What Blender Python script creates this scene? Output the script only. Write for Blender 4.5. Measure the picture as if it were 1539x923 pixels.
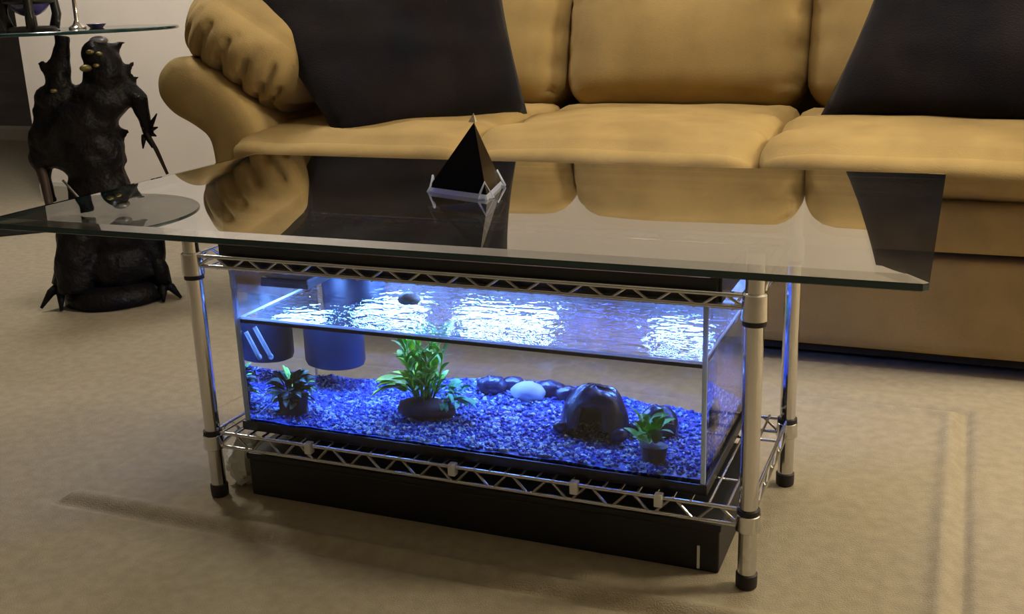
import bpy, bmesh, math, random
import numpy as np
from mathutils import Vector, Matrix, noise
random.seed(7)
PI = math.pi
scene = bpy.context.scene
COL = scene.collection
for o in list(bpy.data.objects):
    bpy.data.objects.remove(o)

# ------------------------------------------------------------------ camera
W_PX, F_PX = 1539.0, 1614.0
YAW, PIT, ROL = -0.40166, 0.2845, -0.03486
CAM = Vector((0.2293, -1.3371, 0.8021))
Fv = Vector((math.sin(YAW)*math.cos(PIT), math.cos(YAW)*math.cos(PIT), -math.sin(PIT)))
Rv = Vector((math.cos(YAW), -math.sin(YAW), 0)); Uv = Rv.cross(Fv)
R2 = Rv*math.cos(ROL) + Uv*math.sin(ROL); U2 = -Rv*math.sin(ROL) + Uv*math.cos(ROL)
cd = bpy.data.cameras.new('camera'); cam = bpy.data.objects.new('camera', cd); COL.objects.link(cam)
M = Matrix((R2, U2, -Fv)).transposed().to_4x4(); M.translation = CAM
cam.matrix_world = M
cd.sensor_width = 36.0; cd.lens = F_PX/W_PX*36.0; cd.clip_start = 0.02; cd.clip_end = 60
scene.camera = cam

# ------------------------------------------------------------------ world, exposure, ceiling lamp
vs = scene.view_settings
vs.view_transform = 'Standard'; vs.look = 'None'; vs.gamma = 1.0; vs.use_curve_mapping = False
vs.exposure = 0.0
wd = bpy.data.worlds.new('world'); scene.world = wd; wd.use_nodes = True
wd.node_tree.nodes['Background'].inputs[0].default_value = (0.02, 0.018, 0.015, 1)
wd.node_tree.nodes['Background'].inputs[1].default_value = 1.0
scene.cycles.transparent_max_bounces = 40
scene.cycles.max_bounces = 16; scene.cycles.transmission_bounces = 12
scene.cycles.caustics_refractive = False; scene.cycles.caustics_reflective = False
LAMP_POS = (0.05, 0.72, 2.37); FILL_LAMP_POS = (-2.45, 1.25, 2.37); LAMP_STRENGTH = 46.0; FILL_LAMP_STRENGTH = 80.0; FLOOR_LAMP_STRENGTH = 74.0; FLOOR_LAMP_COL = (1.0, 0.86, 0.60); LAMP_COL = (1.0, 0.91, 0.74); FILL_LAMP_COL = (1.0, 0.94, 0.86)  # second ceiling lamp is an added fill for the left wall
LED_STRENGTH = 190.0; LED_COL = (0.14, 0.33, 1.0)

# ------------------------------------------------------------------ materials
MATS = {}
def nodes_of(name):
    m = bpy.data.materials.new(name); m.use_nodes = True
    nt = m.node_tree; return m, nt, nt.nodes, nt.links
def mat(name, col, rough=.6, metal=0.0, var=0.0, scale=20.0, bump=0.0, bscale=None, col2=None, spec=.5, sheen=0.0,
        coat=0.0, emit=None, estr=0.0, stretch=None, detail=4.0, lo=.35, hi=.65):
    if name in MATS: return MATS[name]
    m, nt, N, L = nodes_of(name)
    b = N['Principled BSDF']
    b.inputs['Base Color'].default_value = (*col, 1); b.inputs['Roughness'].default_value = rough
    b.inputs['Metallic'].default_value = metal; b.inputs['Specular IOR Level'].default_value = spec
    b.inputs['Sheen Weight'].default_value = sheen; b.inputs['Coat Weight'].default_value = coat
    if emit: b.inputs['Emission Color'].default_value = (*emit, 1); b.inputs['Emission Strength'].default_value = estr
    tc = N.new('ShaderNodeTexCoord'); mp = N.new('ShaderNodeMapping')
    if stretch: mp.inputs['Scale'].default_value = stretch
    L.new(tc.outputs['Object'], mp.inputs[0])
    if col2 is None and var: col2 = tuple(max(0, c*(1-var)) for c in col)
    if col2 is not None:
        n = N.new('ShaderNodeTexNoise'); n.inputs['Scale'].default_value = scale; n.inputs['Detail'].default_value = detail
        L.new(mp.outputs[0], n.inputs['Vector'])
        r = N.new('ShaderNodeValToRGB'); r.color_ramp.elements[0].position = lo; r.color_ramp.elements[1].position = hi
        r.color_ramp.elements[0].color = (*col2, 1); r.color_ramp.elements[1].color = (*col, 1)
        L.new(n.outputs[0], r.inputs[0]); L.new(r.outputs[0], b.inputs['Base Color'])
    if bump:
        n2 = N.new('ShaderNodeTexNoise'); n2.inputs['Scale'].default_value = bscale or scale*4; n2.inputs['Detail'].default_value = 5
        L.new(mp.outputs[0], n2.inputs['Vector'])
        bp = N.new('ShaderNodeBump'); bp.inputs['Strength'].default_value = bump; bp.inputs['Distance'].default_value = .01
        L.new(n2.outputs[0], bp.inputs['Height']); L.new(bp.outputs[0], b.inputs['Normal'])
    MATS[name] = m; return m
def thin_glass(name, tint, ior=1.5, rough=0.0, ripple=None, boost=1.0):
    """pane faces: what is not mirrored by Fresnel passes straight through"""
    m, nt, N, L = nodes_of(name)
    N.remove(N['Principled BSDF'])
    tr = N.new('ShaderNodeBsdfTransparent'); tr.inputs[0].default_value = (*tint, 1)
    gl = N.new('ShaderNodeBsdfGlossy'); gl.inputs['Roughness'].default_value = rough
    fr = N.new('ShaderNodeFresnel'); ge = N.new('ShaderNodeNewGeometry')
    mx = N.new('ShaderNodeMix'); mx.data_type = 'FLOAT'
    mx.inputs[2].default_value = ior; mx.inputs[3].default_value = 1/ior
    L.new(ge.outputs['Backfacing'], mx.inputs[0]); L.new(mx.outputs[0], fr.inputs['IOR'])
    fac = fr.outputs[0]
    if boost != 1.0:
        mu = N.new('ShaderNodeMath'); mu.operation = 'MULTIPLY'; mu.use_clamp = True; mu.inputs[1].default_value = boost
        L.new(fac, mu.inputs[0]); fac = mu.outputs[0]
    if ripple:
        tc = N.new('ShaderNodeTexCoord'); mp = N.new('ShaderNodeMapping'); mp.inputs['Scale'].default_value = ripple['stretch']
        n = N.new('ShaderNodeTexNoise'); n.inputs['Scale'].default_value = ripple['scale']; n.inputs['Detail'].default_value = 3.0
        L.new(tc.outputs['Object'], mp.inputs[0]); L.new(mp.outputs[0], n.inputs['Vector'])
        bp = N.new('ShaderNodeBump'); bp.inputs['Strength'].default_value = ripple['strength']; bp.inputs['Distance'].default_value = .01
        L.new(n.outputs[0], bp.inputs['Height'])
        L.new(bp.outputs[0], gl.inputs['Normal'])
    ms = N.new('ShaderNodeMixShader'); L.new(fac, ms.inputs[0]); L.new(tr.outputs[0], ms.inputs[1]); L.new(gl.outputs[0], ms.inputs[2])
    L.new(ms.outputs[0], N['Material Output'].inputs['Surface'])
    return m
def glow_haze_glass(name, tint, amount, z_line):
    """tank pane: clear below the water line, pale haze added above it to carry blue lamp glow"""
    m = thin_glass(name, tint, 1.45, boost=.8); nt = m.node_tree; N, L = nt.nodes, nt.links
    out = N['Material Output']; src = out.inputs['Surface'].links[0].from_socket
    tc = N.new('ShaderNodeTexCoord'); sx = N.new('ShaderNodeSeparateXYZ'); L.new(tc.outputs['Object'], sx.inputs[0])
    gt = N.new('ShaderNodeMath'); gt.operation = 'GREATER_THAN'; gt.inputs[1].default_value = z_line; L.new(sx.outputs[2], gt.inputs[0])
    n = N.new('ShaderNodeTexNoise'); n.inputs['Scale'].default_value = 38; n.inputs['Detail'].default_value = 6; L.new(tc.outputs['Object'], n.inputs['Vector'])
    mr = N.new('ShaderNodeMapRange'); mr.inputs[1].default_value = .42; mr.inputs[2].default_value = .66; mr.inputs[3].default_value = amount*.35; mr.inputs[4].default_value = amount*1.7
    L.new(n.outputs[0], mr.inputs[0])
    mu = N.new('ShaderNodeMath'); mu.operation = 'MULTIPLY'; L.new(gt.outputs[0], mu.inputs[0]); L.new(mr.outputs[0], mu.inputs[1])
    df = N.new('ShaderNodeBsdfDiffuse'); tl = N.new('ShaderNodeBsdfTranslucent')
    for q in (df, tl): q.inputs[0].default_value = (.85, .87, .9, 1)
    m1 = N.new('ShaderNodeMixShader'); L.new(df.outputs[0], m1.inputs[1]); L.new(tl.outputs[0], m1.inputs[2])
    m2 = N.new('ShaderNodeMixShader'); L.new(mu.outputs[0], m2.inputs[0]); L.new(src, m2.inputs[1]); L.new(m1.outputs[0], m2.inputs[2])
    L.new(m2.outputs[0], out.inputs['Surface'])
    return m
def water_side(name):
    m, nt, N, L = nodes_of(name)
    N.remove(N['Principled BSDF'])
    g = N.new('ShaderNodeBsdfGlass'); g.inputs['IOR'].default_value = 1.333; g.inputs['Roughness'].default_value = 0
    g.inputs['Color'].default_value = (.90, .94, 1.0, 1)
    L.new(g.outputs[0], N['Material Output'].inputs['Surface'])
    return m
SOFA = mat('sofa_suede', (.40, .278, .115), .85, var=.18, scale=9, bump=.12, bscale=260, sheen=.0, spec=.15)
SOFA_DK = mat('sofa_under_cloth', (.012, .010, .009), .9)
CARPET = mat('carpet_pile', (.39, .335, .245), .95, col2=(.335, .288, .212), scale=45, bump=.4, bscale=420, spec=.05, detail=6)
WALL = mat('wall_paint', (.78, .72, .65), .8, var=.05, scale=3, bump=.05, bscale=90, spec=.2)
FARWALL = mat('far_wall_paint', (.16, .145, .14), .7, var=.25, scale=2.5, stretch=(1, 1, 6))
DIMWALL = mat('dimmed_wall_paint', (.20, .175, .15), .8, var=.05, scale=3)  # unseen walls coloured darker to cut fill light and post reflections
TRIM = mat('trim_paint', (.42, .39, .33), .5)
CEIL = mat('ceiling_paint', (.75, .73, .70), .9)
CHROME = mat('chrome', (.66, .65, .65), .12, metal=1.0)
WIRE = mat('chrome_wire', (.66, .66, .67), .22, metal=1.0)
BLACK = mat('black_plastic', (.012, .012, .014), .35, var=.3, scale=30)
BLACKBOX = mat('black_box_face', (.010, .010, .013), .5, var=.3, scale=12)
RUBBER = mat('rubber_foot', (.018, .013, .016), .6)
WHITE = mat('white_plastic', (.8, .82, .85), .35)
PILLOW = mat('black_plush', (.014, .010, .011), .9, col2=(.005, .005, .009), scale=7, bump=.25, bscale=300, sheen=.08, spec=.1)
RESIN = mat('dark_resin', (.005, .005, .008), .42, col2=(.012, .009, .009), scale=25, bump=.5, bscale=70, spec=.15)
GOLD = mat('tarnished_gold', (.30, .24, .09), .45, metal=.6, var=.6, scale=60)
BROWNR = mat('brown_resin', (.05, .028, .018), .6, var=.4, scale=40)
JET = mat('black_glass', (.004, .004, .006), .2, spec=.06)

EDGE = mat('glass_edge', (.010, .045, .050), .08, spec=.8)
def lit_edge(name, col):
    m, nt, N, L = nodes_of(name); b = N['Principled BSDF']; b.inputs['Base Color'].default_value = (*col, 1); b.inputs['Roughness'].default_value = .2
    t = N.new('ShaderNodeBsdfTranslucent'); t.inputs[0].default_value = (*col, 1)
    ms = N.new('ShaderNodeMixShader'); ms.inputs[0].default_value = .6
    L.new(b.outputs[0], ms.inputs[1]); L.new(t.outputs[0], ms.inputs[2]); L.new(ms.outputs[0], N['Material Output'].inputs['Surface']); return m
CRYSTAL = lit_edge('frosted_crystal', (.84, .88, .98))
TANK_EDGE = lit_edge('tank_edge', (.62, .70, .85))
GLASS_TOP = thin_glass('table_glass', (.88, .90, .885), 1.52, boost=1.9)
TANK_GLASS = thin_glass('tank_glass', (.97, .98, .985), 1.45, boost=.8)
TANK_GLOW_HAZE = glow_haze_glass('tank_glass_glow_haze', (.97, .98, .985), .60, .3115)  # haze stands in for the blue glow above the water
TANK_GLOW_HAZE_LIGHT = glow_haze_glass('tank_glass_light_glow_haze', (.97, .98, .985), .08, .3115)
WATER_TOP = thin_glass('water_surface', (.97, .985, 1), 1.333, boost=2.0, ripple=dict(stretch=(.8, 1.2, 1), scale=42, strength=.7))
WATER_SIDE = water_side('water_side')
DKBLUE = mat('dark_blue_plastic', (.010, .014, .032), .45, var=.3, scale=20)
LED_WEAK = mat('led_lens_dim', (.8, .85, 1), .4, emit=LED_COL, estr=LED_STRENGTH*.55)
LED = mat('led_lens', (.8, .85, 1), .4, emit=LED_COL, estr=LED_STRENGTH)
LAMPM = mat('lamp_diffuser', (.9, .9, .85), .4, emit=LAMP_COL, estr=LAMP_STRENGTH)
FILL_LAMPM = mat('fill_lamp_diffuser', (.9, .9, .85), .4, emit=FILL_LAMP_COL, estr=FILL_LAMP_STRENGTH)
LEAF = mat('leaf_green', (.34, .72, .04), .45, col2=(.10, .36, .02), scale=60)
LEAF_LIME = mat('leaf_lime', (.85, .85, .05), .45, col2=(.30, .60, .04), scale=60)
LEAF_TEAL = mat('leaf_teal', (.15, .66, .28), .45, col2=(.04, .28, .13), scale=60)
LEAF_DK = mat('leaf_dark', (.025, .075, .03), .5, col2=(.010, .03, .015), scale=60)
POT = mat('black_pot', (.008, .008, .010), .6)
REDROCK = mat('red_rock', (.10, .028, .04), .6, var=.5, scale=50)
ROCK = mat('dark_blue_rock', (.028, .025, .07), .2, var=.4, scale=30, bump=.3, bscale=60)
PALE = mat('pale_stone', (.85, .88, .88), .3, var=.2, scale=40)
CORK = mat('brown_cork', (.10, .065, .05), .7, var=.5, scale=70)
def gravel_mat():
    m, nt, N, L = nodes_of('gravel'); b = N['Principled BSDF']; b.inputs['Roughness'].default_value = .22
    tc = N.new('ShaderNodeTexCoord'); v = N.new('ShaderNodeTexVoronoi'); v.inputs['Scale'].default_value = 150
    L.new(tc.outputs['Object'], v.inputs['Vector'])
    s = N.new('ShaderNodeSeparateColor'); L.new(v.outputs['Color'], s.inputs[0])
    r = N.new('ShaderNodeValToRGB'); e = r.color_ramp.elements
    e[0].position = 0; e[0].color = (.03, .035, .20, 1); e[1].position = 1; e[1].color = (.75, .85, .85, 1)
    a = e.new(.45); a.color = (.08, .10, .45, 1); a = e.new(.76); a.color = (.12, .18, .62, 1); a = e.new(.87); a.color = (.5, .65, .75, 1)  # pale cells stand in for sparkle from the tank lamps
    L.new(s.outputs[0], r.inputs[0]); L.new(r.outputs[0], b.inputs['Base Color'])
    return m
GRAVEL = gravel_mat()

# ------------------------------------------------------------------ mesh helpers
class MB:
    def __init__(s): s.v = []; s.f = []; s.mi = []
    def add(s, vs, fs, mi=0):
        k = len(s.v); s.v += [tuple(p) for p in vs]; s.f += [tuple(i+k for i in f) for f in fs]; s.mi += [mi]*len(fs); return s
    def box(s, x0, x1, y0, y1, z0, z1, mi=0):
        v = [(x, y, z) for z in (z0, z1) for y in (y0, y1) for x in (x0, x1)]
        return s.add(v, [(0, 2, 3, 1), (4, 5, 7, 6), (0, 1, 5, 4), (2, 6, 7, 3), (0, 4, 6, 2), (1, 3, 7, 5)], mi)
    def rbox(s, x0, x1, y0, y1, z0, z1, r=.004, mi=0):
        """box with chamfered edges"""
        b = bmesh.new(); bmesh.ops.create_cube(b, size=1)
        bmesh.ops.scale(b, vec=(x1-x0, y1-y0, z1-z0), verts=b.verts)
        bmesh.ops.translate(b, vec=((x0+x1)/2, (y0+y1)/2, (z0+z1)/2), verts=b.verts)
        bmesh.ops.bevel(b, geom=b.edges[:], offset=r, segments=2, profile=.6, affect='EDGES')
        b.verts.index_update()
        s.add([v.co[:] for v in b.verts], [[v.index for v in f.verts] for f in b.faces], mi); b.free(); return s
    def tube(s, pts, r, n=8, cap=True, mi=0):
        pts = [Vector(p) for p in pts]; rs = r if isinstance(r, (list, tuple)) else [r]*len(pts)
        up = Vector((0, 0, 1)); k = len(s.v); prev = None
        for i, p in enumerate(pts):
            t = (pts[min(i+1, len(pts)-1)] - pts[max(i-1, 0)]).normalized()
            a = prev if prev is not None else (up if abs(t.z) < .9 else Vector((1, 0, 0)))
            a = (a - t*a.dot(t)).normalized(); b = t.cross(a); prev = a
            for j in range(n):
                q = p + (a*math.cos(2*PI*j/n) + b*math.sin(2*PI*j/n))*rs[i]
                s.v.append(tuple(q))
        for i in range(len(pts)-1):
            for j in range(n):
                s.f.append((k+i*n+j, k+i*n+(j+1) % n, k+(i+1)*n+(j+1) % n, k+(i+1)*n+j)); s.mi.append(mi)
        if cap:
            s.f.append(tuple(k+j for j in reversed(range(n)))); s.mi.append(mi)
            s.f.append(tuple(k+(len(pts)-1)*n+j for j in range(n))); s.mi.append(mi)
        return s
    def lathe(s, prof, c=(0, 0, 0), n=24, mi=0):
        k = len(s.v); cx, cy, cz = c
        for (r, z) in prof:
            for j in range(n): s.v.append((cx+r*math.cos(2*PI*j/n), cy+r*math.sin(2*PI*j/n), cz+z))
        for i in range(len(prof)-1):
            for j in range(n):
                s.f.append((k+i*n+j, k+i*n+(j+1) % n, k+(i+1)*n+(j+1) % n, k+(i+1)*n+j)); s.mi.append(mi)
        s.f.append(tuple(k+j for j in reversed(range(n)))); s.mi.append(mi)
        s.f.append(tuple(k+(len(prof)-1)*n+j for j in range(n))); s.mi.append(mi)
        return s
    def ell(s, c, r, nu=16, nv=10, rot=None, fn=None, mi=0):
        k = len(s.v)
        pts = [(0, 0, -1)]
        for i in range(1, nv):
            a = -PI/2 + PI*i/nv
            for j in range(nu): pts.append((math.cos(a)*math.cos(2*PI*j/nu), math.cos(a)*math.sin(2*PI*j/nu), math.sin(a)))
        pts.append((0, 0, 1))
        for p in pts:
            p = Vector(p)
            if fn: p = p*fn(p)
            q = Vector((p.x*r[0], p.y*r[1], p.z*r[2]))
            if rot is not None: q = rot @ q
            s.v.append(tuple(q+Vector(c)))
        for j in range(nu): s.f.append((k, k+1+(j+1) % nu, k+1+j)); s.mi.append(mi)
        for i in range(nv-2):
            for j in range(nu):
                a = k+1+i*nu+j; b = k+1+i*nu+(j+1) % nu
                s.f.append((a, b, b+nu, a+nu)); s.mi.append(mi)
        e = k+len(pts)-1; b0 = k+1+(nv-2)*nu
        for j in range(nu): s.f.append((b0+j, b0+(j+1) % nu, e)); s.mi.append(mi)
        return s
    def mesh(s, name, mats, smooth=False):
        me = bpy.data.meshes.new(name); me.from_pydata(s.v, [], s.f); me.update()
        for m in (mats if isinstance(mats, (list, tuple)) else [mats]): me.materials.append(m)
        if any(s.mi): me.polygons.foreach_set('material_index', s.mi)
        if smooth:
            me.polygons.foreach_set('use_smooth', [True]*len(me.polygons))
            if smooth != True: me.set_sharp_from_angle(angle=math.radians(smooth))
        return me
    def build(s, name, mats, parent=None, smooth=False):
        return link(name, s.mesh(name, mats, smooth), parent)
def link(name, me, parent=None):
    o = bpy.data.objects.new(name, me); COL.objects.link(o)
    if parent is not None: o.parent = parent
    return o
def tag(o, label=None, cat=None, group=None, kind=None):
    if label: o['label'] = label
    if cat: o['category'] = cat
    if group: o['group'] = group
    if kind: o['kind'] = kind
    return o
def thing(name, label, cat, loc=(0, 0, 0), rz=0, group=None):
    o = bpy.data.objects.new(name, None); COL.objects.link(o); o.location = loc; o.rotation_euler = (0, 0, rz)
    o.empty_display_size = .05
    return tag(o, label, cat, group)
def nz(p, s): return noise.noise(Vector(p)*s)
def cushion(cx, cy, cz, hx, hy, hz, r, bulge=(0, 0, 0), n=16, fn=None, rot=None, name='cushion'):
    """soft box: rounded corners, bulging faces, optional extra displacement fn(local)->Vector"""
    b = bmesh.new(); bmesh.ops.create_cube(b, size=2)
    bmesh.ops.subdivide_edges(b, edges=b.edges[:], cuts=n-1, use_grid_fill=True)
    c = Vector((cx, cy, cz)); h = Vector((hx, hy, hz))
    for v in b.verts:
        u = v.co.copy()
        p = Vector((u.x*hx, u.y*hy, u.z*hz))
        inner = Vector([max(-(h[i]-r), min(h[i]-r, p[i])) for i in range(3)])
        d = p-inner
        if d.length > 1e-6: p = inner + d.normalized()*r
        fx, fy, fz = (1-u.x**2), (1-u.y**2), (1-u.z**2)
        p.x += u.x*bulge[0]*fy*fz; p.y += u.y*bulge[1]*fx*fz; p.z += u.z*bulge[2]*fx*fy
        if fn: p = p + fn(u, p)
        if rot is not None: p = rot @ p
        v.co = p + c
    bmesh.ops.recalc_face_normals(b, faces=b.faces)
    me = bpy.data.meshes.new(name); b.to_mesh(me); b.free()
    me.polygons.foreach_set('use_smooth', [True]*len(me.polygons))
    return me

# ------------------------------------------------------------------ setting
def axis(lo, hi, step, dense):
    a = list(np.arange(lo, hi+1e-6, step))
    for c in dense: a += list(np.arange(c-.06, c+.0601, .005))
    return sorted(set(round(float(x), 4) for x in a))
RX0, RX1, RY0, RY1 = -1.15, .27, -.10, .76
xs = axis(-7, 2.6, .4, (RX0, RX1)); ys = axis(-3.2, 5.0, .4, (RY0, RY1))
def carpet_h(x, y):
    dx = max(RX0-x, x-RX1); dy = max(RY0-y, y-RY1)
    d = math.hypot(max(dx, 0), max(dy, 0)) + min(max(dx, dy), 0)
    return .007*math.exp(-((d+.022)/.014)**2) - .009*math.exp(-((d-.006)/.011)**2)
m = MB(); nx = len(xs)
m.add([(x, y, carpet_h(x, y)) for y in ys for x in xs],
      [(j*nx+i, j*nx+i+1, (j+1)*nx+i+1, (j+1)*nx+i) for j in range(len(ys)-1) for i in range(nx-1)])
tag(m.build('floor', CARPET, smooth=True), 'beige cut pile carpet with a pressed rectangular crease', kind='structure')
def wall(name, b, mt, label=None):
    o = MB().box(*b).build(name, mt); return tag(o, label, kind='structure')
wall('wall_back', (-3.45, 2.6, 2.15, 2.27, 0, 2.44), WALL, 'plain off white wall behind the sofa')
wall('wall_far', (-7.0, 2.6, 3.85, 3.97, 0, 2.44), FARWALL, 'dark wall of the room beyond the opening')
wall('wall_left', (-7.1, -7.0, -3.2, 3.97, 0, 2.44), DIMWALL)
wall('wall_right', (2.6, 2.7, -3.2, 3.97, 0, 2.44), DIMWALL)
wall('wall_front', (-7.1, 2.7, -3.3, -3.2, 0, 2.44), DIMWALL)
wall('ceiling', (-7.1, 2.7, -3.3, 3.97, 2.44, 2.5), CEIL)
bb = MB(); prof = [(0, 0), (-.014, 0), (-.014, .07), (-.008, .085), (0, .09)]
bb.add([(x, 2.15+p[0], p[1]) for x in (-3.45, 2.6) for p in prof], [(0, 1, 6, 5), (1, 2, 7, 6), (2, 3, 8, 7), (3, 4, 9, 8), (4, 3, 2, 1, 0), (5, 6, 7, 8, 9)])
tag(bb.build('baseboard_back', TRIM), kind='structure')
bb = MB(); bb.add([(x, 3.85+p[0], p[1]) for x in (-7, 2.6) for p in prof], [(0, 1, 6, 5), (1, 2, 7, 6), (2, 3, 8, 7), (3, 4, 9, 8), (4, 3, 2, 1, 0), (5, 6, 7, 8, 9)])
tag(bb.build('baseboard_far', TRIM), kind='structure')
fl_ = thing('floor_lamp', 'floor lamp with a drum shade beside the right arm of the sofa', 'lamp', (1.85, 1.00, 0))
MB().lathe([(.14, 0), (.14, .012), (.03, .022)], n=32).build('base', BLACK, fl_, 40)
MB().tube([(0, 0, .02), (0, 0, 1.5)], .012, 12).build('pole', CHROME, fl_, True)
MB().lathe([(.20, 1.36), (.17, 1.66)], n=32).build('shade', mat('lamp_cloth', (.9, .85, .7), .6, emit=FLOOR_LAMP_COL, estr=FLOOR_LAMP_STRENGTH), fl_, 40)
for pos, mt, lb in ((LAMP_POS, LAMPM, 'round flush ceiling lamp over the sofa'), (FILL_LAMP_POS, FILL_LAMPM, 'added round ceiling lamp filling in light over the statue corner')):
    lamp = thing('ceiling_light', lb, 'lamp', pos, group='ceiling lamps')
    MB().lathe([(.235, .07), (.24, .05), (.235, .02), (.215, .015)]).build('lamp_base', CHROME, lamp, 40)
    MB().lathe([(.02, -.045), (.10, -.04), (.17, -.022), (.205, .005), (.212, .016)]).build('lamp_shade', mt, lamp, True)

# ------------------------------------------------------------------ sofa
sofa = thing('sofa', 'tan suede three seat sofa with overstuffed arms', 'sofa', (-.51, .966, 0))
def sp(name, me, mt=SOFA):
    me.materials.clear(); me.materials.append(mt)
    o = link(name, me, sofa); o.matrix_parent_inverse = Matrix.Translation((.51, -.966, 0)); return o
SX0, SX1 = -1.53, .70
sp('base', cushion((SX0+SX1)/2, 1.43, .145, (SX1-SX0)/2+.06, .464, .108, .02, n=14,
    fn=lambda u, p: Vector((0, .004*nz((p.x, p.z, 1), 5), 0))))
sp('front_rail', cushion((SX0+SX1)/2, 1.40, .316, (SX1-SX0)/2+.03, .445, .060, .03, bulge=(0, .006, 0), n=16))
sp('under_cloth', MB().box(SX0-.02, SX1+.02, 1.0, 1.9, .018, .04).mesh('under_cloth', SOFA_DK), SOFA_DK)
for x in (-1.5, .67):
    for y in (1.03, 1.85):
        sp('leg', MB().lathe([(.028, 0), (.034, .037)], (x, y, 0), 12).mesh('leg', BLACK, 30), BLACK)
seams = [-1.53, -.85, -.17, .70]
for i in range(3):
    a, b = seams[i], seams[i+1]
    def fn(u, p, i=i):
        w = .006*nz((p.x*1.5+i*7, p.y*1.5, p.z), 5)
        e = max(0, abs(u.x)-.75)/.25
        fold = .010*e*math.sin(u.y*9+i)*max(0, u.z+.3)
        droop = -.012*max(0, -u.y-.55)/.45*max(0, u.z)
        return Vector((0, 0, w+fold+droop))
    sp('seat_cushion', cushion((a+b)/2, 1.310, .428, (b-a)/2+.004, .365, .058, .056, bulge=(.0, .026, .020), n=22, fn=fn))
for i in range(3):
    a, b = seams[i], seams[i+1]
    def fn(u, p, i=i):
        e = max(0, abs(u.x)-.72)/.28; g = max(0, -u.z)
        d = -.022*e*(1-abs(math.sin(u.z*7+i*2+2*nz((p.x, p.y, p.z), 4))))**2*(1 if u.x > 0 else .4) + .006*nz((p.x+i*5, p.y, p.z), 6)
        return Vector((0, -d*(1 if u.y < 0 else -1), 0))
    sp('back_cushion', cushion((a+b)/2, 1.755, .652, (b-a)/2-.004, .125, .195, .085, bulge=(.004, .045, .012), n=20, fn=fn,
        rot=Matrix.Rotation(math.radians(-15), 3, 'X')))
sp('back_frame', cushion((SX0+SX1)/2, 1.935, .43, (SX1-SX0)/2+.20, .07, .36, .06, n=12))
def arm(sgn, cx):
    prof = [(-.115, .03), (-.115, .30), (-.118, .41), (-.135, .46), (-.185, .495), (-.245, .525), (-.283, .565), (-.288, .605), (-.272, .640),
            (-.235, .664), (-.19, .668), (-.14, .652), (-.085, .618), (-.03, .572), (.012, .525), (.035, .48), (.04, .40), (.04, .25), (.04, .03)]
    fine = []
    for i in range(len(prof)-1):            # round the outline off
        p0, p1, p2, p3 = prof[max(i-1, 0)], prof[i], prof[i+1], prof[min(i+2, len(prof)-1)]
        for t in (0, .25, .5, .75):
            fine.append(tuple(.5*(2*p1[k]+(p2[k]-p0[k])*t+(2*p0[k]-5*p1[k]+4*p2[k]-p3[k])*t*t+(3*p1[k]-p0[k]-3*p2[k]+p3[k])*t**3) for k in (0, 1)))
    prof = fine+[prof[-1]]
    y0, y1 = 1.0, 1.93; m = MB(); n = len(prof); ca, cz = -.085, .50
    rings = [(.35, -.020), (.62, -.017), (.84, -.009), (.955, .002), (1.0, .022), (1.0, .05), (1.0, y1-y0)]
    for (k, dy) in rings:
        m.v += [(cx+sgn*(ca+(p[0]-ca)*k), y0+dy, cz+(p[1]-cz)*k) for p in prof]
    for i in range(len(rings)-1):
        for j in range(n):
            q = (i*n+j, i*n+(j+1) % n, (i+1)*n+(j+1) % n, (i+1)*n+j)
            m.f.append(q if sgn > 0 else q[::-1]); m.mi.append(0)
    k = len(m.v); m.v.append((cx+sgn*ca, y0-.021, cz))
    for j in range(n):
        q = (k, (j+1) % n, j); m.f.append(q if sgn > 0 else q[::-1]); m.mi.append(0)
    bk = tuple((len(rings)-1)*n+j for j in range(n)); m.f.append(bk if sgn > 0 else bk[::-1]); m.mi.append(0)
    me = m.mesh('arm', SOFA, True)
    b = bmesh.new(); b.from_mesh(me); bmesh.ops.recalc_face_normals(b, faces=b.faces); b.to_mesh(me); b.free()
    sp('arm', me)
    def fn(u, p):
        # folds fanning out of the seam where the pad meets the scroll
        front = max(0.0, min(1.0, (-u.y-.05)/.6)); low = max(0.0, min(1.0, (.75-u.z)/1.3))
        ph = u.x*sgn*11 - 1.2*u.z + 1.6*nz((p.x, p.y, p.z), 5)
        crease = (1-abs(math.sin(ph)))**3
        g = front*low*(-.038*crease + .006*nz((p.x*3, p.y, p.z*1.5), 7))
        return Vector((0, -g, -g*.5)) + Vector((0, 0, .004*nz((p.x, p.y, p.z), 4)))
    sp('arm_pad', cushion(cx-sgn*.050, 1.45, .682, .205, .43, .125, .118, bulge=(.02, .03, .035), n=30, fn=fn,
        rot=Matrix.Rotation(sgn*math.radians(30), 3, 'Y')))
arm(1, -1.49); arm(-1, .66)

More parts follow.
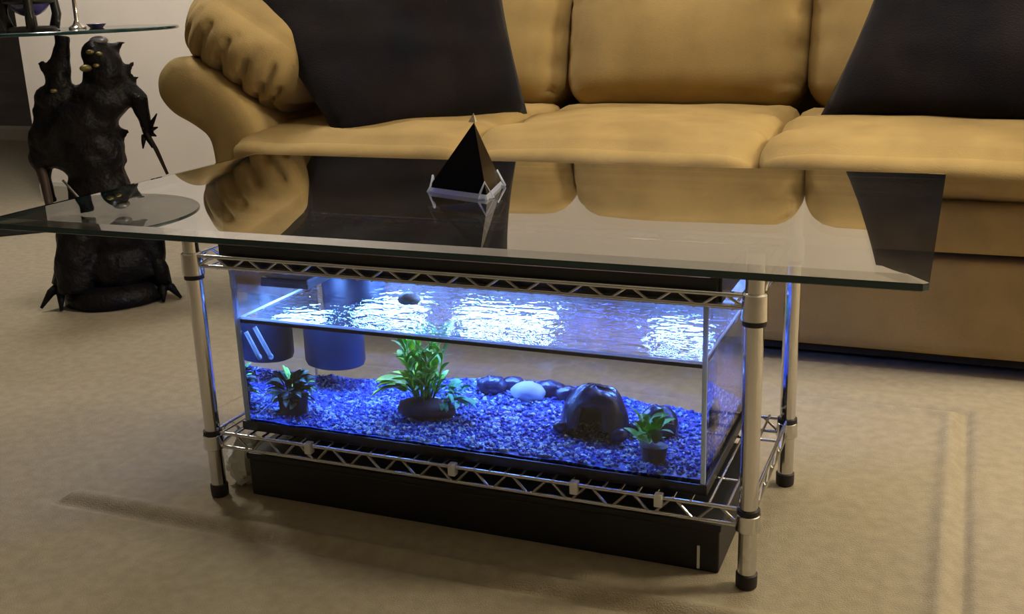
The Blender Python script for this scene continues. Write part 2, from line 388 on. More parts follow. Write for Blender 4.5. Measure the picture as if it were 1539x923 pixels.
def pillow(name, c, thick, label, amp=.012, seed=0):
    """square cushion between four corner points bl, br, tr, tl"""
    bl, br, tr, tl = [Vector(p) for p in c]; n = 22; m = MB()
    nrm = (br-bl).cross(tl-bl).normalized()
    def P(u, v, s):
        # slightly concave sides, pointed corners
        uu = u + 0.02*(1-(2*v-1)**2)*(0.5-u)*2*(abs(2*u-1)**3); vv = v + 0.02*(1-(2*u-1)**2)*(.5-v)*2*(abs(2*v-1)**3)
        p = bl*(1-uu)*(1-vv)+br*uu*(1-vv)+tr*uu*vv+tl*(1-uu)*vv
        t = ((1-(2*u-1)**4)*(1-(2*v-1)**4))**.55
        d = thick*t + amp*t*nz((u*2.2+seed, v*2.2, s), 2.2) + amp*.5*t*nz((u*4+seed, v*4, s+3), 2.5)
        return p + nrm*s*d
    for s in (1, -1):
        k = len(m.v)
        for j in range(n+1):
            for i in range(n+1): m.v.append(tuple(P(i/n, j/n, s)))
        for j in range(n):
            for i in range(n):
                q = (k+j*(n+1)+i, k+j*(n+1)+i+1, k+(j+1)*(n+1)+i+1, k+(j+1)*(n+1)+i)
                m.f.append(q if s > 0 else q[::-1]); m.mi.append(0)
    me = m.mesh(name, PILLOW, True)
    b = bmesh.new(); b.from_mesh(me); bmesh.ops.remove_doubles(b, verts=b.verts, dist=.0005); b.to_mesh(me); b.free()
    me.polygons.foreach_set('use_smooth', [True]*len(me.polygons))
    o = link(name, me); tag(o, label, 'pillow', 'black throw pillows on the sofa')
    return o
pillow('throw_pillow', ((-1.225, 1.01, .456), (-.860, 1.38, .488), (-.985, 1.50, .93), (-1.70, 1.17, .95)), .085, 'black plush throw pillow slumped between left arm and left back cushion', seed=2)
pillow('throw_pillow', ((-.095, 1.36, .485), (.58, 1.16, .475), (.70, 1.42, .95), (.045, 1.55, .91)), .085, 'black throw pillow at the right end of the sofa', seed=9)

# ------------------------------------------------------------------ wire rack
WX, DY, H = .889, .3405, .497
rack = thing('wire_shelf_rack', 'chrome wire shelving rack with four posts carrying the glass top', 'rack', (-WX/2, DY/2, 0))
RINV = Matrix.Translation((WX/2, -DY/2, 0))
def rp(o):
    o.parent = rack; o.matrix_parent_inverse = RINV; return o
def post_mesh():
    pr = [(.0115, .018), (.0127, .02)]
    pr += [(.0127, H-.0165), (.0120, H-.0155)]
    return MB().lathe(pr, n=20).mesh('post', CHROME, 18)
PM = post_mesh()
FM = MB().lathe([(.0125, 0), (.0145, .002), (.0150, .010), (.0150, .021), (.0128, .023)], n=20).mesh('foot', RUBBER, 40)
CAPM = MB().lathe([(.0132, H-.019), (.0140, H-.017), (.0140, H-.0135), (.011, H-.0127)], n=20).mesh('cap', BLACK, 40)
CORNERS = [(0, 0), (-WX, 0), (0, DY), (-WX, DY)]
for (x, y) in CORNERS:
    p = link('post', PM); p.location = (x, y, 0); rp(p)
    link('foot', FM, p); link('cap', CAPM, p)
def zigzag(a, b, z0, z1, pitch):
    a, b = Vector(a), Vector(b); L = (b-a).length; n = max(2, int(round(L/pitch)))*2
    pts = []
    for i in range(n+1):
        q = a + (b-a)*(i/n); z = z0 if i % 2 == 0 else z1
        d = (b-a)/n*.12
        if 0 < i < n: pts += [(q.x-d.x, q.y-d.y, z), (q.x+d.x, q.y+d.y, z)]
        else: pts.append((q.x, q.y, z))
    return pts
def shelf(zt, zb, col0, col1, ring, zd, clear=None):
    fr = MB(); r = .0031; ins = .012
    seg = [((-WX+ins, 0), (-ins, 0)), ((-WX+ins, DY), (-ins, DY)), ((0, ins), (0, DY-ins)), ((-WX, ins), (-WX, DY-ins))]
    for (a, b) in seg:
        fr.tube([(*a, zt), (*b, zt)], r, 10); fr.tube([(*a, zb), (*b, zb)], r, 10)
    s = rp(fr.build('shelf_frame', WIRE, None, 40))
    for (a, b) in seg:
        MB().tube(zigzag((*a, 0), (*b, 0), zb, zt, .0605), .0023, 8).build('truss_wire', WIRE, s, 40)
    dm = MB().tube([(0, -.001, 0), (0, DY+.001, 0)], .0020, 8).mesh('deck_wire', WIRE, 40)
    x = -WX+.022
    while x < -.015:
        o = link('deck_wire', dm, s); o.location = (x, 0, zd); x += .0254
    for y in (.09, .25):
        MB().tube([(-WX+.004, y, zd-.0046), (-.004, y, zd-.0046)], .0026, 8).build('support_wire', WIRE, s, 40)
    for (x, y) in CORNERS:
        c = MB().lathe([(.0145, col0), (.0175, col0+.002), (.0165, col1-.002), (.0140, col1)], (x, y, 0), 20).build('collar', CHROME, s, 40)
    rm = MB().lathe([(.0142, -.003), (.0158, -.003), (.0158, .003), (.0142, .003)], n=20).mesh('ring', RUBBER, 40)
    for (x, y) in CORNERS:
        o = link('collar_ring', rm, s); o.location = (x, y, ring)
    return s
shelf(.116, .092, .086, .113, .116, .1188)
shelf(.4185, .4025, .386, .424, .3835, .3998)

# clips, white standing in for highlights, along the front rail of the lower shelf
for i, x in enumerate((-.700, -.445, -.250, -.125)):
    c = MB().rbox(x-.006, x+.006, -.0075, .0055, .1035, .1225, .002).build('rail_clip', WHITE, None, 40); rp(c)

# ------------------------------------------------------------------ glass table top
GX0, GX1, GY0, GY1 = -1.154, .209, -.166, .550
def glass_top():
    z0, z1, zc, bw = H-.0125, H, H-.0035, .024
    m = MB(); c = .006
    def ring(x0, x1, y0, y1, z, cc): return [(x0+cc, y0, z), (x1-cc, y0, z), (x1, y0+cc, z), (x1, y1-cc, z), (x1-cc, y1, z), (x0+cc, y1, z), (x0, y1-cc, z), (x0, y0+cc, z)]
    R = [ring(GX0+.001, GX1-.001, GY0+.001, GY1-.001, z0, c), ring(GX0, GX1, GY0, GY1, z0+.001, c), ring(GX0, GX1, GY0, GY1, zc, c), ring(GX0+bw, GX1-bw, GY0+bw, GY1-bw, z1, .002)]
    for r in R: m.v += r
    n = 8
    for k in range(3):
        for j in range(n):
            m.f.append((k*n+j, k*n+(j+1) % n, (k+1)*n+(j+1) % n, (k+1)*n+j)); m.mi.append(1 if k < 2 else 0)
    m.f.append(tuple(reversed(range(n)))); m.mi.append(0)
    m.f.append(tuple(3*n+j for j in range(n))); m.mi.append(0)
    return m.build('glass_tabletop', [GLASS_TOP, EDGE])
tag(glass_top(), 'large rectangular clear glass table top resting on the chrome rack', 'glass top')

# ------------------------------------------------------------------ aquarium
TX0, TX1, TY0, TY1, TZ0, TZ1 = -.835, -.065, .020, .335, .1215, .3950
tank = thing('aquarium', 'rectangular glass aquarium lit blue inside the rack', 'aquarium', ((TX0+TX1)/2, (TY0+TY1)/2, TZ0))
TINV = Matrix.Translation((-(TX0+TX1)/2, -(TY0+TY1)/2, -TZ0))
def tp(o, parent=tank):
    o.parent = parent
    if parent is tank: o.matrix_parent_inverse = TINV
    return o
T = .005
tp(MB().box(TX0+.004, TX1-.004, TY0, TY0+T, TZ0+.004, TZ1).build('front_pane', TANK_GLOW_HAZE_LIGHT))
tp(MB().box(TX0+.004, TX1-.004, TY1-T, TY1, TZ0+.004, TZ1).build('back_pane', TANK_GLOW_HAZE))
tp(MB().box(TX0, TX0+T, TY0+.006, TY1-.006, TZ0+.004, TZ1).build('side_pane', TANK_GLOW_HAZE_LIGHT))
tp(MB().box(TX1-T, TX1, TY0+.006, TY1-.006, TZ0+.004, TZ1).build('side_pane', TANK_GLOW_HAZE_LIGHT))
for (x, y) in ((TX0, TY0), (TX1-.006, TY0), (TX0, TY1-.006), (TX1-.006, TY1-.006)):
    tp(MB().rbox(x-.0003, x+.0063, y-.0003, y+.0063, TZ0+.004, TZ1+.0005, .001).build('corner_seam', TANK_EDGE))
fb = MB()
fo, fi, z0, z1 = .004, .010, TZ0-.0015, TZ0+.0145
fb.rbox(TX0-fo, TX1+fo, TY0-fo, TY0+.0, z0, z1, .0015); fb.rbox(TX0-fo, TX1+fo, TY1, TY1+fo, z0, z1, .0015)
fb.rbox(TX0-fo, TX0, TY0-fo, TY1+fo, z0, z1, .0015); fb.rbox(TX1, TX1+fo, TY0-fo, TY1+fo, z0, z1, .0015)
tp(fb.build('bottom_frame', BLACK))
tp(MB().box(TX0, TX1, TY0, TY1, TZ0, TZ0+.004).build('bottom_pane', BLACK))
st_ = MB()  # dark strip put in for the sofa's shadow seen below the waterline
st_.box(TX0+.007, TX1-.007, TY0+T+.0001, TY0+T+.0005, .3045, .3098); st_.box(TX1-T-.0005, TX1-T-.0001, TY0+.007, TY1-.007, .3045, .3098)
tp(st_.build('waterline_shade_band', mat('dark_shade_band', (.012, .016, .045), .5)))
# water: straight-through rippled surface on top, refracting sides
wx0, wx1, wy0, wy1, wz0, wz1 = TX0+T+.0006, TX1-T-.0006, TY0+T+.0006, TY1-T-.0006, TZ0+.0045, .3105
m = MB(); m.box(wx0, wx1, wy0, wy1, wz0, wz1); m.mi = [1, 0, 1, 1, 1, 1]
water = tag(m.build('water', [WATER_TOP, WATER_SIDE]), 'clear water filling the aquarium to below its rim', 'water', kind='stuff')
# bead of water creeping up the panes
mb = MB()
for (x0, x1, y0, y1) in ((wx0, wx1, wy0, wy0+.002), (wx0, wx1, wy1-.002, wy1), (wx0, wx0+.002, wy0, wy1), (wx1-.002, wx1, wy0, wy1)):
    mb.box(x0, x1, y0, y1, wz1+.0003, wz1+.0036)
MEN = lit_edge('water_bead', (.85, .9, .95))
tag(mb.build('meniscus', MEN, water), 'bright bead where the water meets the glass', kind='stuff')

def gravel_h(x, y):
    t = (y-wy0)/(wy1-wy0)
    zb = np.interp(x, [-.82, -.70, -.47, -.34, -.24, -.10], [.146, .150, .176, .176, .164, .150])
    zf = np.interp(x, [-.82, -.55, -.3, -.07], [.1375, .1375, .139, .1405])
    return float(zf+(zb-zf)*t**1.2) + .003*nz((x, y, 0), 22)
gm = MB(); ni, nj = 80, 34
gx0, gx1, gy0, gy1 = wx0+.001, wx1-.001, wy0+.001, wy1-.001
P = []
for j in range(nj+1):
    for i in range(ni+1):
        x = gx0+(gx1-gx0)*i/ni; y = gy0+(gy1-gy0)*j/nj
        P.append((x, y, gravel_h(x, y)-.002))
gf = [(j*(ni+1)+i, j*(ni+1)+i+1, (j+1)*(ni+1)+i+1, (j+1)*(ni+1)+i) for j in range(nj) for i in range(ni)]
gm.add(P, gf)
sk = [(gx0, gy0), (gx1, gy0), (gx1, gy1), (gx0, gy1)]
edge = [i for i in range(ni+1)] + [j*(ni+1)+ni for j in range(1, nj+1)] + [nj*(ni+1)+i for i in range(ni-1, -1, -1)] + [j*(ni+1) for j in range(nj-1, 0, -1)]
k = len(gm.v); gm.v += [(P[e][0], P[e][1], wz0+.001) for e in edge]
ne = len(edge)
for i in range(ne): gm.f.append((edge[i], k+i, k+(i+1) % ne, edge[(i+1) % ne])); gm.mi.append(0)
b = bmesh.new(); bmesh.ops.create_icosphere(b, subdivisions=1, radius=1); iv = [v.co.copy() for v in b.verts]; ifc = [[v.index for v in f.verts] for f in b.faces]; b.free()
for n_ in range(5360):
    x = random.uniform(gx0+.006, gx1-.006); y = random.uniform(gy0+.006, gy1-.006); r = random.uniform(.0024, .0046)
    pale = n_ >= 5200  # clustered pale pebbles stand in for lamp highlights on the gravel
    if pale:
        cl = random.choice(((-.70, .10), (-.62, .07), (-.47, .09), (-.40, .12), (-.36, .06), (-.30, .05), (-.55, .05), (-.43, .2)))
        x = min(gx1-.008, max(gx0+.008, random.gauss(cl[0], .035))); y = min(gy1-.008, max(gy0+.008, random.gauss(cl[1], .022))); r = random.uniform(.003, .0055)
    rot = Matrix.Rotation(random.uniform(0, 6), 3, 'Z') @ Matrix.Rotation(random.uniform(0, 6), 3, 'X')
    sc = (r*random.uniform(.8, 1.3), r*random.uniform(.7, 1.1), r*random.uniform(.6, .9))
    c = Vector((x, y, gravel_h(x, y)-.0004))
    gm.add([rot @ Vector((q.x*sc[0], q.y*sc[1], q.z*sc[2])) + c for q in iv], ifc, 1 if pale else 0)
tag(gm.build('gravel', [GRAVEL, PALE]), 'blue lit loose gravel bed sloping up to the back of the aquarium', 'gravel', kind='stuff')

# plants
def leaf_mesh(name, w, mt, curl=.35, fold=.18):
    n = 6; m = MB()
    for i in range(n+1):
        t = i/n; hw = w*math.sin(PI*min(1, t*.92+.06))**.8*.5 + .001
        x = t*math.cos(curl*t); z = -curl*.55*t*t
        for s in (-1, 0, 1): m.v.append((x, s*hw, z + (abs(s)*hw*fold*2)))
    for s in (0, 1):
        for i in range(n): m.f.append((i*3+s, (i+1)*3+s, (i+1)*3+s+1, i*3+s+1)); m.mi.append(0)
    # give the blade a little thickness
    k = len(m.v); m.v += [(p[0], p[1], p[2]-.02) for p in m.v[:k]]; nf = len(m.f)
    for i in range(nf): m.f.append(tuple(k+j for j in reversed(m.f[i]))); m.mi.append(0)
    return m.mesh(name, mt, True)
def put_leaf(me, parent, base, az, el, length, roll=0):
    o = link('leaf', me, parent); o.location = base
    o.rotation_euler = (Matrix.Rotation(az, 3, 'Z') @ Matrix.Rotation(-el, 3, 'Y') @ Matrix.Rotation(roll, 3, 'X')).to_euler()
    o.scale = (length,)*3; return o
rnd = random.Random(3)
# centre plant
px, py = -.548, .150; pz = gravel_h(px, py)
pl = thing('aquarium_plant', 'tall green leafy plant on a dark red rock in the middle of the aquarium', 'plant', (px, py, pz), group='aquarium plants')
MB().ell((.005, 0, .008), (.052, .036, .020), 14, 8, fn=lambda p: 1+.18*nz(p, 2.2)).build('rock_base', REDROCK, pl, True)
bl1 = leaf_mesh('blade_leaf', .20, LEAF, .55); bl2 = leaf_mesh('lime_leaf', .34, LEAF_LIME, .5); bl3 = leaf_mesh('teal_leaf', .30, LEAF_TEAL, .7)
for i in range(13):
    a = i*2.4; h = .095+.045*rnd.random(); rr = .012+.032*rnd.random()
    pts = [(0.01*math.cos(a), .008*math.sin(a), .01), (rr*math.cos(a), rr*.7*math.sin(a), h*.5), (rr*1.35*math.cos(a), rr*math.sin(a), h)]
    MB().tube(pts, [.0022, .0018, .0012], 6).build('stem', LEAF, pl, True)
    for k in range(9):
        t = .22+.78*k/8
        q = Vector(pts[0]).lerp(Vector(pts[1]), t*2) if t < .5 else Vector(pts[1]).lerp(Vector(pts[2]), t*2-1)
        put_leaf((bl1, bl1, bl2)[k % 3] if i % 3 else bl1, pl, q, a+k*2.3+rnd.random(), .65+.6*rnd.random(), .030+.020*rnd.random(), rnd.uniform(-.5, .5))
for i in range(10):      # lime leaves on the left
    put_leaf(bl2, pl, (-.030+.01*rnd.random(), rnd.uniform(-.02, .02), .035+.022*rnd.random()), PI+rnd.uniform(-.6, .6), rnd.uniform(-.1, .45), .045+.022*rnd.random(), rnd.uniform(-.4, .4))
for i in range(34):      # fine blue-green tuft on the right
    put_leaf(bl3, pl, (.035+.035*rnd.random(), rnd.uniform(-.025, .02), .018+.03*rnd.random()), rnd.uniform(-1.2, 1.2), rnd.uniform(0, .9), .026+.018*rnd.random(), rnd.uniform(-.6, .6))
# left dark plant
px, py = -.772, .092; pz = gravel_h(px, py)
pl = thing('aquarium_plant', 'dark bushy plant in a black pot at the left end of the aquarium', 'plant', (px, py, pz), group='aquarium plants')
MB().lathe([(.024, -.012), (.028, .03), (.030, .032), (.026, .034)], n=16).build('pot', POT, pl, 40)
dk = leaf_mesh('dark_leaf', .34, LEAF_DK, .6)
for i in range(70):
    a = rnd.uniform(0, 2*PI); put_leaf(dk if i % 4 else bl1, pl, (.014*math.cos(a), .014*math.sin(a), .020+.04*rnd.random()), a, rnd.uniform(-.1, 1.35), .026+.016*rnd.random(), rnd.uniform(-.5, .5))
# right plant
px, py = -.150, .080; pz = gravel_h(px, py)
pl = thing('aquarium_plant', 'small broad leaved green plant in a brown pot near the right end of the aquarium', 'plant', (px, py, pz), group='aquarium plants')
MB().lathe([(.016, -.008), (.020, .020), (.022, .024), (.017, .026)], n=16).build('pot', BROWNR, pl, 40)
br1 = leaf_mesh('broad_leaf', .55, LEAF, .45)
for i in range(22):
    a = i*2.4+rnd.random()*.5; put_leaf(br1 if i % 3 else bl1, pl, (.006*math.cos(a)-.012*(i % 2), .006*math.sin(a), .024+.040*rnd.random()), a, rnd.uniform(.25, 1.3), .026+.014*rnd.random(), rnd.uniform(-.5, .5))

# rocks
def rockobj(name, c, r, mt, label, cat, seed, amp=.16, group=None, nu=18, nv=12):
    me = MB().ell((0, 0, 0), r, nu, nv, fn=lambda p: 1+amp*nz((p.x+seed, p.y, p.z), 1.8)+amp*.4*nz((p.x, p.y+seed, p.z), 4)).mesh(name, mt, True)
    o = link(name, me); o.location = c; return tag(o, label, cat, group)
cx, cy = -.258, .165
dome = thing('cave_rock', 'dark domed cave ornament right of the middle of the aquarium', 'ornament', (cx, cy, gravel_h(cx, cy)-.012))
b = MB(); nu, nv = 26, 12
for j in range(nv+1):
    t = j/nv; a = t*PI/2
    for i in range(nu):
        w = 2*PI*i/nu; k = 1+.10*nz((math.cos(w), math.sin(w), t*1.5), 1.6)
        r = .056*math.cos(a)**.55*k
        x, y, z = r*math.cos(w), r*.78*math.sin(w), .082*math.sin(a)*k
        b.v.append((x, y, z))
for j in range(nv):
    for i in range(nu):
        w = 2*PI*(i+.5)/nu; 
        if j < 6 and abs(w-1.5*PI) < .55-.05*j: continue          # the cave mouth faces the front
        b.f.append((j*nu+i, j*nu+(i+1) % nu, (j+1)*nu+(i+1) % nu, (j+1)*nu+i)); b.mi.append(0)
body = b.build('cave_shell', ROCK, dome, True)
so = body.modifiers.new('shell', 'SOLIDIFY'); so.thickness = .006; so.offset = -1
for i, (x, y, r) in enumerate(((.046, -.038, .014), (-.050, -.032, .012), (.060, .006, .012))):
    MB().ell((x, y, .020), (r, r*.9, r*.8), 12, 8, fn=lambda p: 1+.15*nz(p, 2)).build('side_stone', ROCK, dome, True)
rows = [(-.462, .272, .026, ROCK, 'dark pebble at the left end of the row along the back glass'), (-.428, .285, .021, ROCK, 'dark pebble second from the left along the back glass'),
        (-.396, .262, .027, PALE, 'pale shiny pebble in the row along the back glass'), (-.362, .280, .024, ROCK, 'dark pebble right of the pale pebble'),
        (-.327, .268, .022, ROCK, 'dark pebble at the right end of the row beside the domed cave')]
for i, (x, y, r, mt, lb) in enumerate(rows):
    rockobj('pebble', (x, y, gravel_h(x, y)+r*.25), (r*1.1, r*.8, r*.72), mt, lb, 'stone', i*3.1, group='pebbles along the back glass')
rockobj('dark_boulder', (-.165, .20, gravel_h(-.165, .2)+.012), (.030, .026, .032), ROCK, 'dark round boulder behind the small right plant', 'stone', 4.2)

# filter, tubes standing in for lamp reflections, float
fl = thing('aquarium_filter', 'dark blue round filter canister hanging at the back left of the tank', 'filter', (-.757, .263, .186))
MB().lathe([(.046, 0), (.053, .003), (.056, .010), (.056, .150), (.052, .157)], n=32).build('canister', DKBLUE, fl, 40)
MB().lathe([(.058, .151), (.058, .163), (.050, .168)], n=32).build('lid', BLACK, fl, 40)
MB().tube([(.0, .03, .163), (.0, .045, .180), (0, .056, .187)], .006, 10).build('outlet', BLACK, fl, True)
GLINTM = lit_edge('milky_glint', (.92, .94, .95))
for i, (a, b2, lb) in enumerate((((-.824, .034, .287), (-.803, .034, .246), 'left one of two lamp reflections shaped as white tubes leaning inside the left corner of the tank'),
                                ((-.806, .034, .297), (-.780, .034, .249), 'right one of two lamp reflections shaped as white tubes leaning inside the left corner of the tank'))):
    a = Vector(a); b2 = Vector(b2); t = thing('lamp_glint_rod', lb, 'tube', b2, group='tube shaped lamp reflections in the tank')
    MB().tube([(0, 0, 0), (a-b2)*.5, a-b2], .0042, 10).build('rod', GLINTM, t, True)
    MB().ell((0, 0, 0), (.0052, .0052, .0052), 10, 8).build('tip', GLINTM, t, True)
fo = MB().ell((0, 0, 0), (.020, .017, .011), 16, 10, fn=lambda p: 1+.15*nz(p, 2.5)).build('cork_float', CORK, None, True)
fo.location = (-.612, .20, .313); tag(fo, 'small brown lump floating on the water above the tall plant', 'float')

# LED bars hanging below the upper shelf
LED_SPEC = [(-.825, -.735, .125, .350), (-.785, -.63, .285, .378), (-.565, -.385, .285, .378), (-.215, -.115, .285, .380)]  # first bar is added, standing in for a lamp mirrored in the pane
names = ['added front lamp for a mirrored glint, leftmost', 'second from the left', 'third from the left', 'rightmost']
for i, (a, b2, ly, lz) in enumerate(LED_SPEC):
    l = thing('led_light_bar', names[i]+' of four blue white lamps hanging over the water', 'lamp', ((a+b2)/2, ly, lz), group='tank lamps')
    hw = (b2-a)/2; hd = .040 if i == 0 else .034
    h_ = MB().rbox(-hw, hw, -hd, hd, .006, .016, .003)
    for (x0, x1, y0, y1) in ((-hw, hw, -hd, -hd+.003), (-hw, hw, hd-.003, hd), (-hw, -hw+.003, -hd, hd), (hw-.003, hw, -hd, hd)): h_.box(x0, x1, y0, y1, .0005, .008)
    h_.build('housing', BLACK, l)
    MB().rbox(-hw+.0035, hw-.0035, -hd+.0035, hd-.0035, .001, .0058, .001).build('lens', LED_WEAK if i in (0, 3) else LED, l)
    for sx in (-hw*.7, hw*.7):
        MB().tube([(sx, 0, .015), (sx, 0, .3980-lz)], .0016, 6).build('hanger', WIRE, l)

bs = thing('blue_fill_strip', 'thin deep blue fill strip added along the back rim of the tank', 'lamp', (-.45, .321, .381))  # added light that turns the water band blue
MB().rbox(-.362, .362, -.005, .005, .002, .010, .0015).build('housing', BLACK, bs)
MB().rbox(-.36, .36, -.004, .004, -.001, .0022, .0008).build('lens', mat('blue_fill_lens', (.3, .4, 1), .4, emit=(.05, .14, 1.0), estr=42.0), bs)
for sx in (-.25, .25): MB().tube([(sx, 0, .009), (sx, 0, .0165)], .0014, 6).build('hanger', WIRE, bs)
# black hood lying in the upper shelf
hood = thing('light_hood', 'long flat black lamp hood lying in the upper wire shelf under the glass', 'hood', (-.445, .10, .4020))
MB().rbox(-.395, .397, -.092, .095, 0, .0385, .004).build('housing', BLACK, hood)
VIO = mat('violet_glint', (.5, .42, .7), .2, metal=1.0)  # violet metal puts the hood's purple edge highlights into the colour
MB().tube([(-.38, -.0895, .0360), (.385, -.0895, .0360)], .0030, 8).build('front_glint', VIO, hood, True)
MB().tube([(-.06, .0925, .0372), (.385, .0925, .0372)], .0022, 8).build('rear_glint', VIO, hood, True)
for sx in (-.3965, .3985): MB().rbox(sx-.002, sx+.002, -.090, .092, .001, .0375, .001).build('end_cap', BLACK, hood)
for sx in (.088, .185):
    MB().lathe([(.0042, .0383), (.0042, .0405), (.003, .0413)], (sx, .025, 0), 12).build('screw', CHROME, hood, 40)

# ------------------------------------------------------------------ black box below the rack
bx = thing('storage_box', 'long flat black box on the carpet under the lower wire shelf', 'box', (-.44, .17, 0))
MB().rbox(-.397, .397, -.150, .135, 0, .066, .003).build('body', BLACKBOX, bx)
MB().rbox(-.400, .400, -.153, .138, .066, .078, .003).build('lid', BLACKBOX, bx)
MB().rbox(.366, .370, -.1525, -.149, .004, .040, .0008).build('white_strip', WHITE, bx)
# tank light on carpet, put in as a pale bag on the floor beside it
blob = MB().ell((0, 0, 0), (.034, .040, .046), 26, 18, fn=lambda p: .9+.28*nz(p, 2.3)+.22*abs(nz(p, 5.5))).build('light_blob', mat('pale_light_film', (.90, .92, .86), .15, spec=.9), None, 20)
blob.location = (-.876, .066, .040)
tag(blob, 'tank light on carpet shaped as a crumpled pale bag stuffed between left front post and black box', 'blob')

# ------------------------------------------------------------------ pyramid on the glass
L_, F_ = Vector((-.569, .202, 0)), Vector((-.438, .154, 0)); mid = (L_+F_)/2; dv = (F_-L_); pv = Vector((-dv.y, dv.x, 0)).normalized()
Rr = Vector((-.468, .285, 0))
cen = (L_+F_+Rr)/3
py_ = thing('pyramid', 'black glass pyramid ornament with clear corners on the glass top', 'ornament', (cen.x, cen.y, H))
l, fr_, r_ = L_-cen, F_-cen, Rr-cen; ap = Vector((-.490, .228, .121))-Vector((cen.x, cen.y, 0))
m = MB(); k0 = .93
vv = [l*k0+Vector((0, 0, .0075)), fr_*k0+Vector((0, 0, .0075)), r_*k0+Vector((0, 0, .0075)), Vector((ap.x, ap.y, .1095))]
m.add(vv, [(0, 2, 1), (0, 1, 3), (1, 2, 3), (2, 0, 3)])
m.build('body', JET, py_)
m = MB(); m.add([l*.99, fr_*.99, r_*.99, l*.93+Vector((0, 0, .0072)), fr_*.93+Vector((0, 0, .0072)), r_*.93+Vector((0, 0, .0072))],
      [(0, 2, 1), (3, 4, 5), (0, 1, 4, 3), (1, 2, 5, 4), (2, 0, 3, 5)]); 
m.build('clear_base', CRYSTAL, py_)
apx = Vector((ap.x, ap.y, .121))
m = MB(); top = Vector((ap.x, ap.y, .1245)); q = [top + (x-top)*.115 for x in (l, fr_, r_)]
m.add(q+[top], [(0, 2, 1), (0, 1, 3), (1, 2, 3), (2, 0, 3)]); m.build('tip', mat('gold_crystal', (.55, .48, .30), .2, spec=.8), py_)
for c in (l, fr_, r_):       # clear triangular corner frames
    e = c.normalized(); t = Vector((-e.y, e.x, 0)); c0 = c*1.0
    a, b2, d = c0-e*.010-t*.013+Vector((0, 0, .002)), c0-e*.010+t*.013+Vector((0, 0, .002)), c0-e*.013+Vector((0, 0, .026))
    MB().tube([a, b2, d, a], .0021, 6).build('corner_frame', CRYSTAL, py_, True)

# ------------------------------------------------------------------ statue end table
SC = .00177; SROT = .767
SB = Vector((-1.965, .950, 0))
def S(u, v, d=0):
    z = max(0.0, (454-v)*.00184); return Vector(((u-177+77*z)*.00175, d, z))
st = thing('creature_statue', 'black carved creature statue with raised claw holding up a round glass top', 'statue', SB, SROT)
m = MB(); m.lathe([(.125, 0), (.138, .006), (.140, .028), (.128, .045), (.10, .056)], n=40)
m.v = [(x*(1+.06*nz((x*8, y*8, z*8), 1)), y*(1+.06*nz((x*8, y*8, z*8+4), 1)), z) for x, y, z in m.v]
m.build('plinth', RESIN, st, True)
m = MB()
def el(u, v, d, r): m.ell(S(u, v, d), r, 18, 12)
el(178, 400, .0, (.115, .095, .085)); el(170, 345, 0, (.10, .085, .11)); el(150, 285, 0, (.085, .075, .10)); el(138, 225, 0, (.088, .075, .10))
el(122, 178, 0, (.098, .08, .075)); el(150, 150, -.02, (.075, .065, .06)); el(155, 108, -.02, (.055, .060, .075)); el(143, 84, -.03, (.038, .045, .042))
el(172, 128, 0, (.038, .05, .055))
for (u, v, u1, v1) in ((188, 108, 200, 96), (192, 128, 207, 118), (75, 135, 58, 128), (66, 165, 50, 160), (182, 200, 196, 196), (178, 235, 192, 240), (172, 76, 184, 66)):
    m.tube([S(u-8, v+2, 0), S(u, v, 0), S(u1, v1, .0)], [.022, .014, .005], 8)
el(85, 195, 0, (.045, .05, .10)); el(80, 150, 0, (.045, .045, .05))
m.tube([S(82, 160), S(88, 130, -.01), S(93, 95, -.015), S(94, 62, -.01), S(95, 55, -.01)], [.045, .036, .026, .020, .026], 12)
m.tube([S(90, 118), S(76, 104, -.01), S(62, 90, -.015)], [.020, .016, .011], 10)
m.tube([S(178, 150), S(196, 140, -.03), S(206, 150, -.05), S(213, 175, -.05), S(220, 205, -.04)], [.036, .030, .024, .020, .018], 10)
m.tube([S(70, 170), S(64, 200, .01), S(62, 235, .02), S(72, 270, .03), S(84, 300, .03)], [.030, .034, .026, .016, .012], 10)
m.tube([S(120, 330, -.02), S(110, 380, -.04), S(112, 430, -.05)], [.06, .052, .045], 12)
m.tube([S(210, 330, 0), S(225, 370, -.02), S(228, 420, -.04)], [.055, .045, .04], 12)
body_t = m.build('body_tmp', RESIN)
rm_ = body_t.modifiers.new('fuse', 'REMESH'); rm_.mode = 'VOXEL'; rm_.voxel_size = .009
sm = body_t.modifiers.new('soft', 'SMOOTH'); sm.iterations = 5; sm.factor = .5
dg = bpy.context.evaluated_depsgraph_get()
me = bpy.data.meshes.new_from_object(body_t.evaluated_get(dg)); me.name = 'body'
for v in me.vertices:
    c = v.co; v.co = c + Vector((nz(c, 30), nz((c.y, c.z, c.x), 30), nz((c.z, c.x, c.y), 30)))*.006
me.polygons.foreach_set('use_smooth', [True]*len(me.polygons))
me.materials.clear(); me.materials.append(RESIN)
bpy.data.objects.remove(body_t)
bd = link('body', me, st)
for (u, v, r) in ((134, 79, .008), (147, 82, .007), (128, 101, .012), (143, 98, .007), (83, 131, .007)):
    MB().ell(S(u, v, -.075 if u > 100 else -.045), (r*1.3, r, r*.8), 12, 8).build('gold_boss', GOLD, st, True)
for (u0, v0, u1, v1) in ((220, 200, 232, 172), (220, 200, 234, 192), (221, 203, 232, 205), (218, 206, 226, 222), (214, 205, 212, 222)):
    a, b2 = S(u0, v0, -.04), S(u1, v1, -.06)
    MB().tube([a, (a+b2)/2+Vector((0, -.008, .004)), b2], [.008, .006, .0018], 8).build('claw', RESIN, st, True)
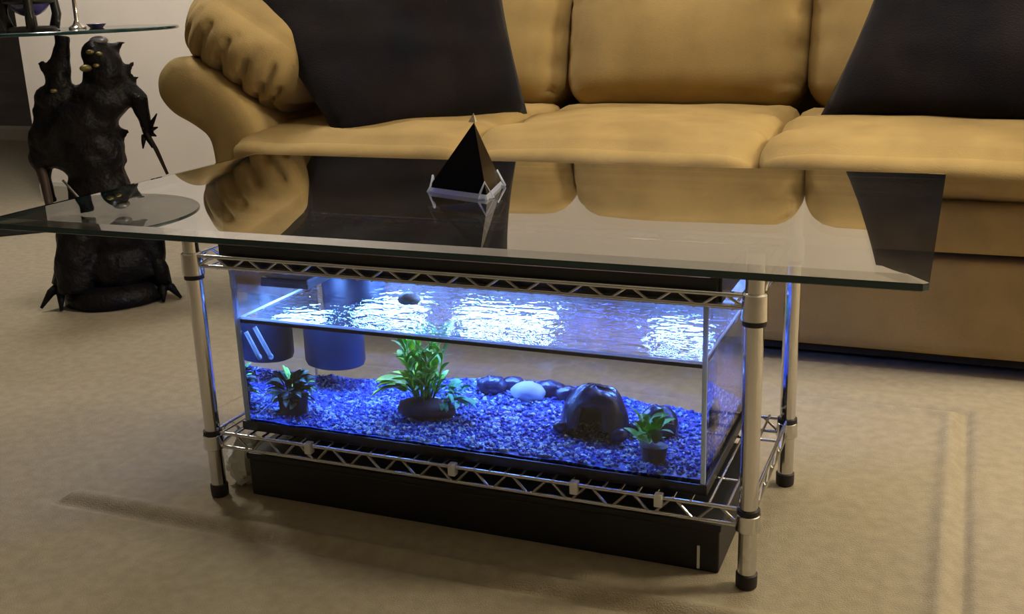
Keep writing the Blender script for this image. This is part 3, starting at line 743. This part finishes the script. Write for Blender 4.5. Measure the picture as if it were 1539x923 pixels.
MB().tube([S(212, 190, -.05), S(232, 225, -.06), S(249, 262, -.07)], [.006, .006, .004], 8).build('staff', BROWNR, st, True)
MB().tube([S(60, 225, .02), S(68, 262, .0), S(76, 300, -.01), S(84, 332, -.02), S(92, 300, -.02)], [.010, .012, .011, .009, .006], 8).build('tail', BROWNR, st, True)
def claw_foot(cu, cv, d, sgn):
    m0 = MB().tube([S(cu-sgn*22, cv-70, d+.03), S(cu-sgn*4, cv-45, d), S(cu, cv-22, d)], [.030, .024, .026], 12).build('ankle', RESIN, st, True)
    for (du, dv, dd) in ((-30, 8, -.02), (0, 12, -.05), (28, 5, -.03)):
        a = S(cu, cv-20, d); b2 = S(cu+du, cv+dv, d+dd); b2.z = max(b2.z, .004)
        MB().tube([a, (a+b2)/2+Vector((0, 0, .012)), b2], [.018, .012, .004], 8).build('toe', RESIN, m0, True)
claw_foot(245, 452, -.06, 1); claw_foot(92, 440, -.02, -1)
MB().ell(S(147, 64, -.035), (.024, .022, .012), 14, 8).build('silver_cap', mat('pale_pewter', (.42, .42, .50), .35, metal=.7), st, True)
MB().tube([S(160, 330, -.09), S(120, 285, -.10), S(95, 255, -.10)], [.003, .003, .003], 6).build('lance', mat('dull_steel', (.25, .24, .25), .4, metal=1.0), st, True)

rg = MB(); rad = .32
rg.lathe([(rad-.002, 0), (rad, .002), (rad, .007), (rad-.003, .009)], n=72)
rg.mi = [1]*72*3 + [0, 0]
ro = rg.build('round_glass_top', [GLASS_TOP, EDGE], None, 30)
gc = SB + Matrix.Rotation(SROT, 3, 'Z') @ Vector((-.065, .0, 0)); ZG = .741
ro.location = (gc.x, gc.y, ZG); tag(ro, 'small round glass top carried by the black statue', 'glass top')
def SW(u, d=0): 
    p = SB + Matrix.Rotation(SROT, 3, 'Z') @ Vector(((u-120)*.00168, d, 0)); return (p.x, p.y, ZG+.009)
gs = thing('globe_stand', 'violet blue globe in a black four legged stand on the small glass top', 'globe', SW(52, 0), SROT)
MB().ell((0, 0, .092), (.058, .058, .058), 32, 20).build('globe', mat('violet_globe', (.16, .13, .52), .15, col2=(.05, .06, .24), scale=18, coat=.5), gs, True)
MB().lathe([(.062, 0), (.064, .004), (.058, .010), (.03, .011)], n=32).build('stand_base', BLACK, gs, 40)
MB().tube([(.056*math.cos(2*PI*i/32), .056*math.sin(2*PI*i/32), .076) for i in range(33)], .010, 8, cap=False).build('stand_ring', BLACK, gs, True)
for i in range(4):
    a = PI/4*0 + PI/2*i
    MB().tube([(.054*math.cos(a), .054*math.sin(a), .004), (.064*math.cos(a), .064*math.sin(a), .04), (.060*math.cos(a), .060*math.sin(a), .085), (.066*math.cos(a), .066*math.sin(a), .13)], [.013, .012, .011, .007], 10).build('stand_leg', BLACK, gs, True)
cs = thing('candlestick', 'slim silver candlestick beside the violet globe', 'candlestick', SW(118, -.02), SROT)
MB().lathe([(.022, 0), (.023, .003), (.012, .010), (.006, .022), (.005, .10), (.009, .108), (.005, .116), (.012, .135), (.013, .15)], n=24).build('stem', CHROME, cs, 40)
MB().lathe([(.009, .146), (.009, .21), (.003, .214)], n=16).build('candle', WHITE, cs, 40)
ds = MB().lathe([(.016, 0), (.018, .002), (.026, .010), (.024, .0105), (.014, .004)], n=28).build('dark_dish', mat('violet_glaze', (.05, .04, .12), .25), None, 40)
ds.location = SW(146, -.02); tag(ds, 'tiny dark dish right of the candlestick on the small glass top', 'dish')

# low black slab by the opening
mt_ = MB().rbox(-.20, .16, -.10, .10, 0, .012, .004).build('black_slab', BLACK)
mt_.location = (-3.06, 1.62, .001); mt_.rotation_euler.z = .75; tag(mt_, 'small flat black slab lying on the carpet near the opening', 'mat')
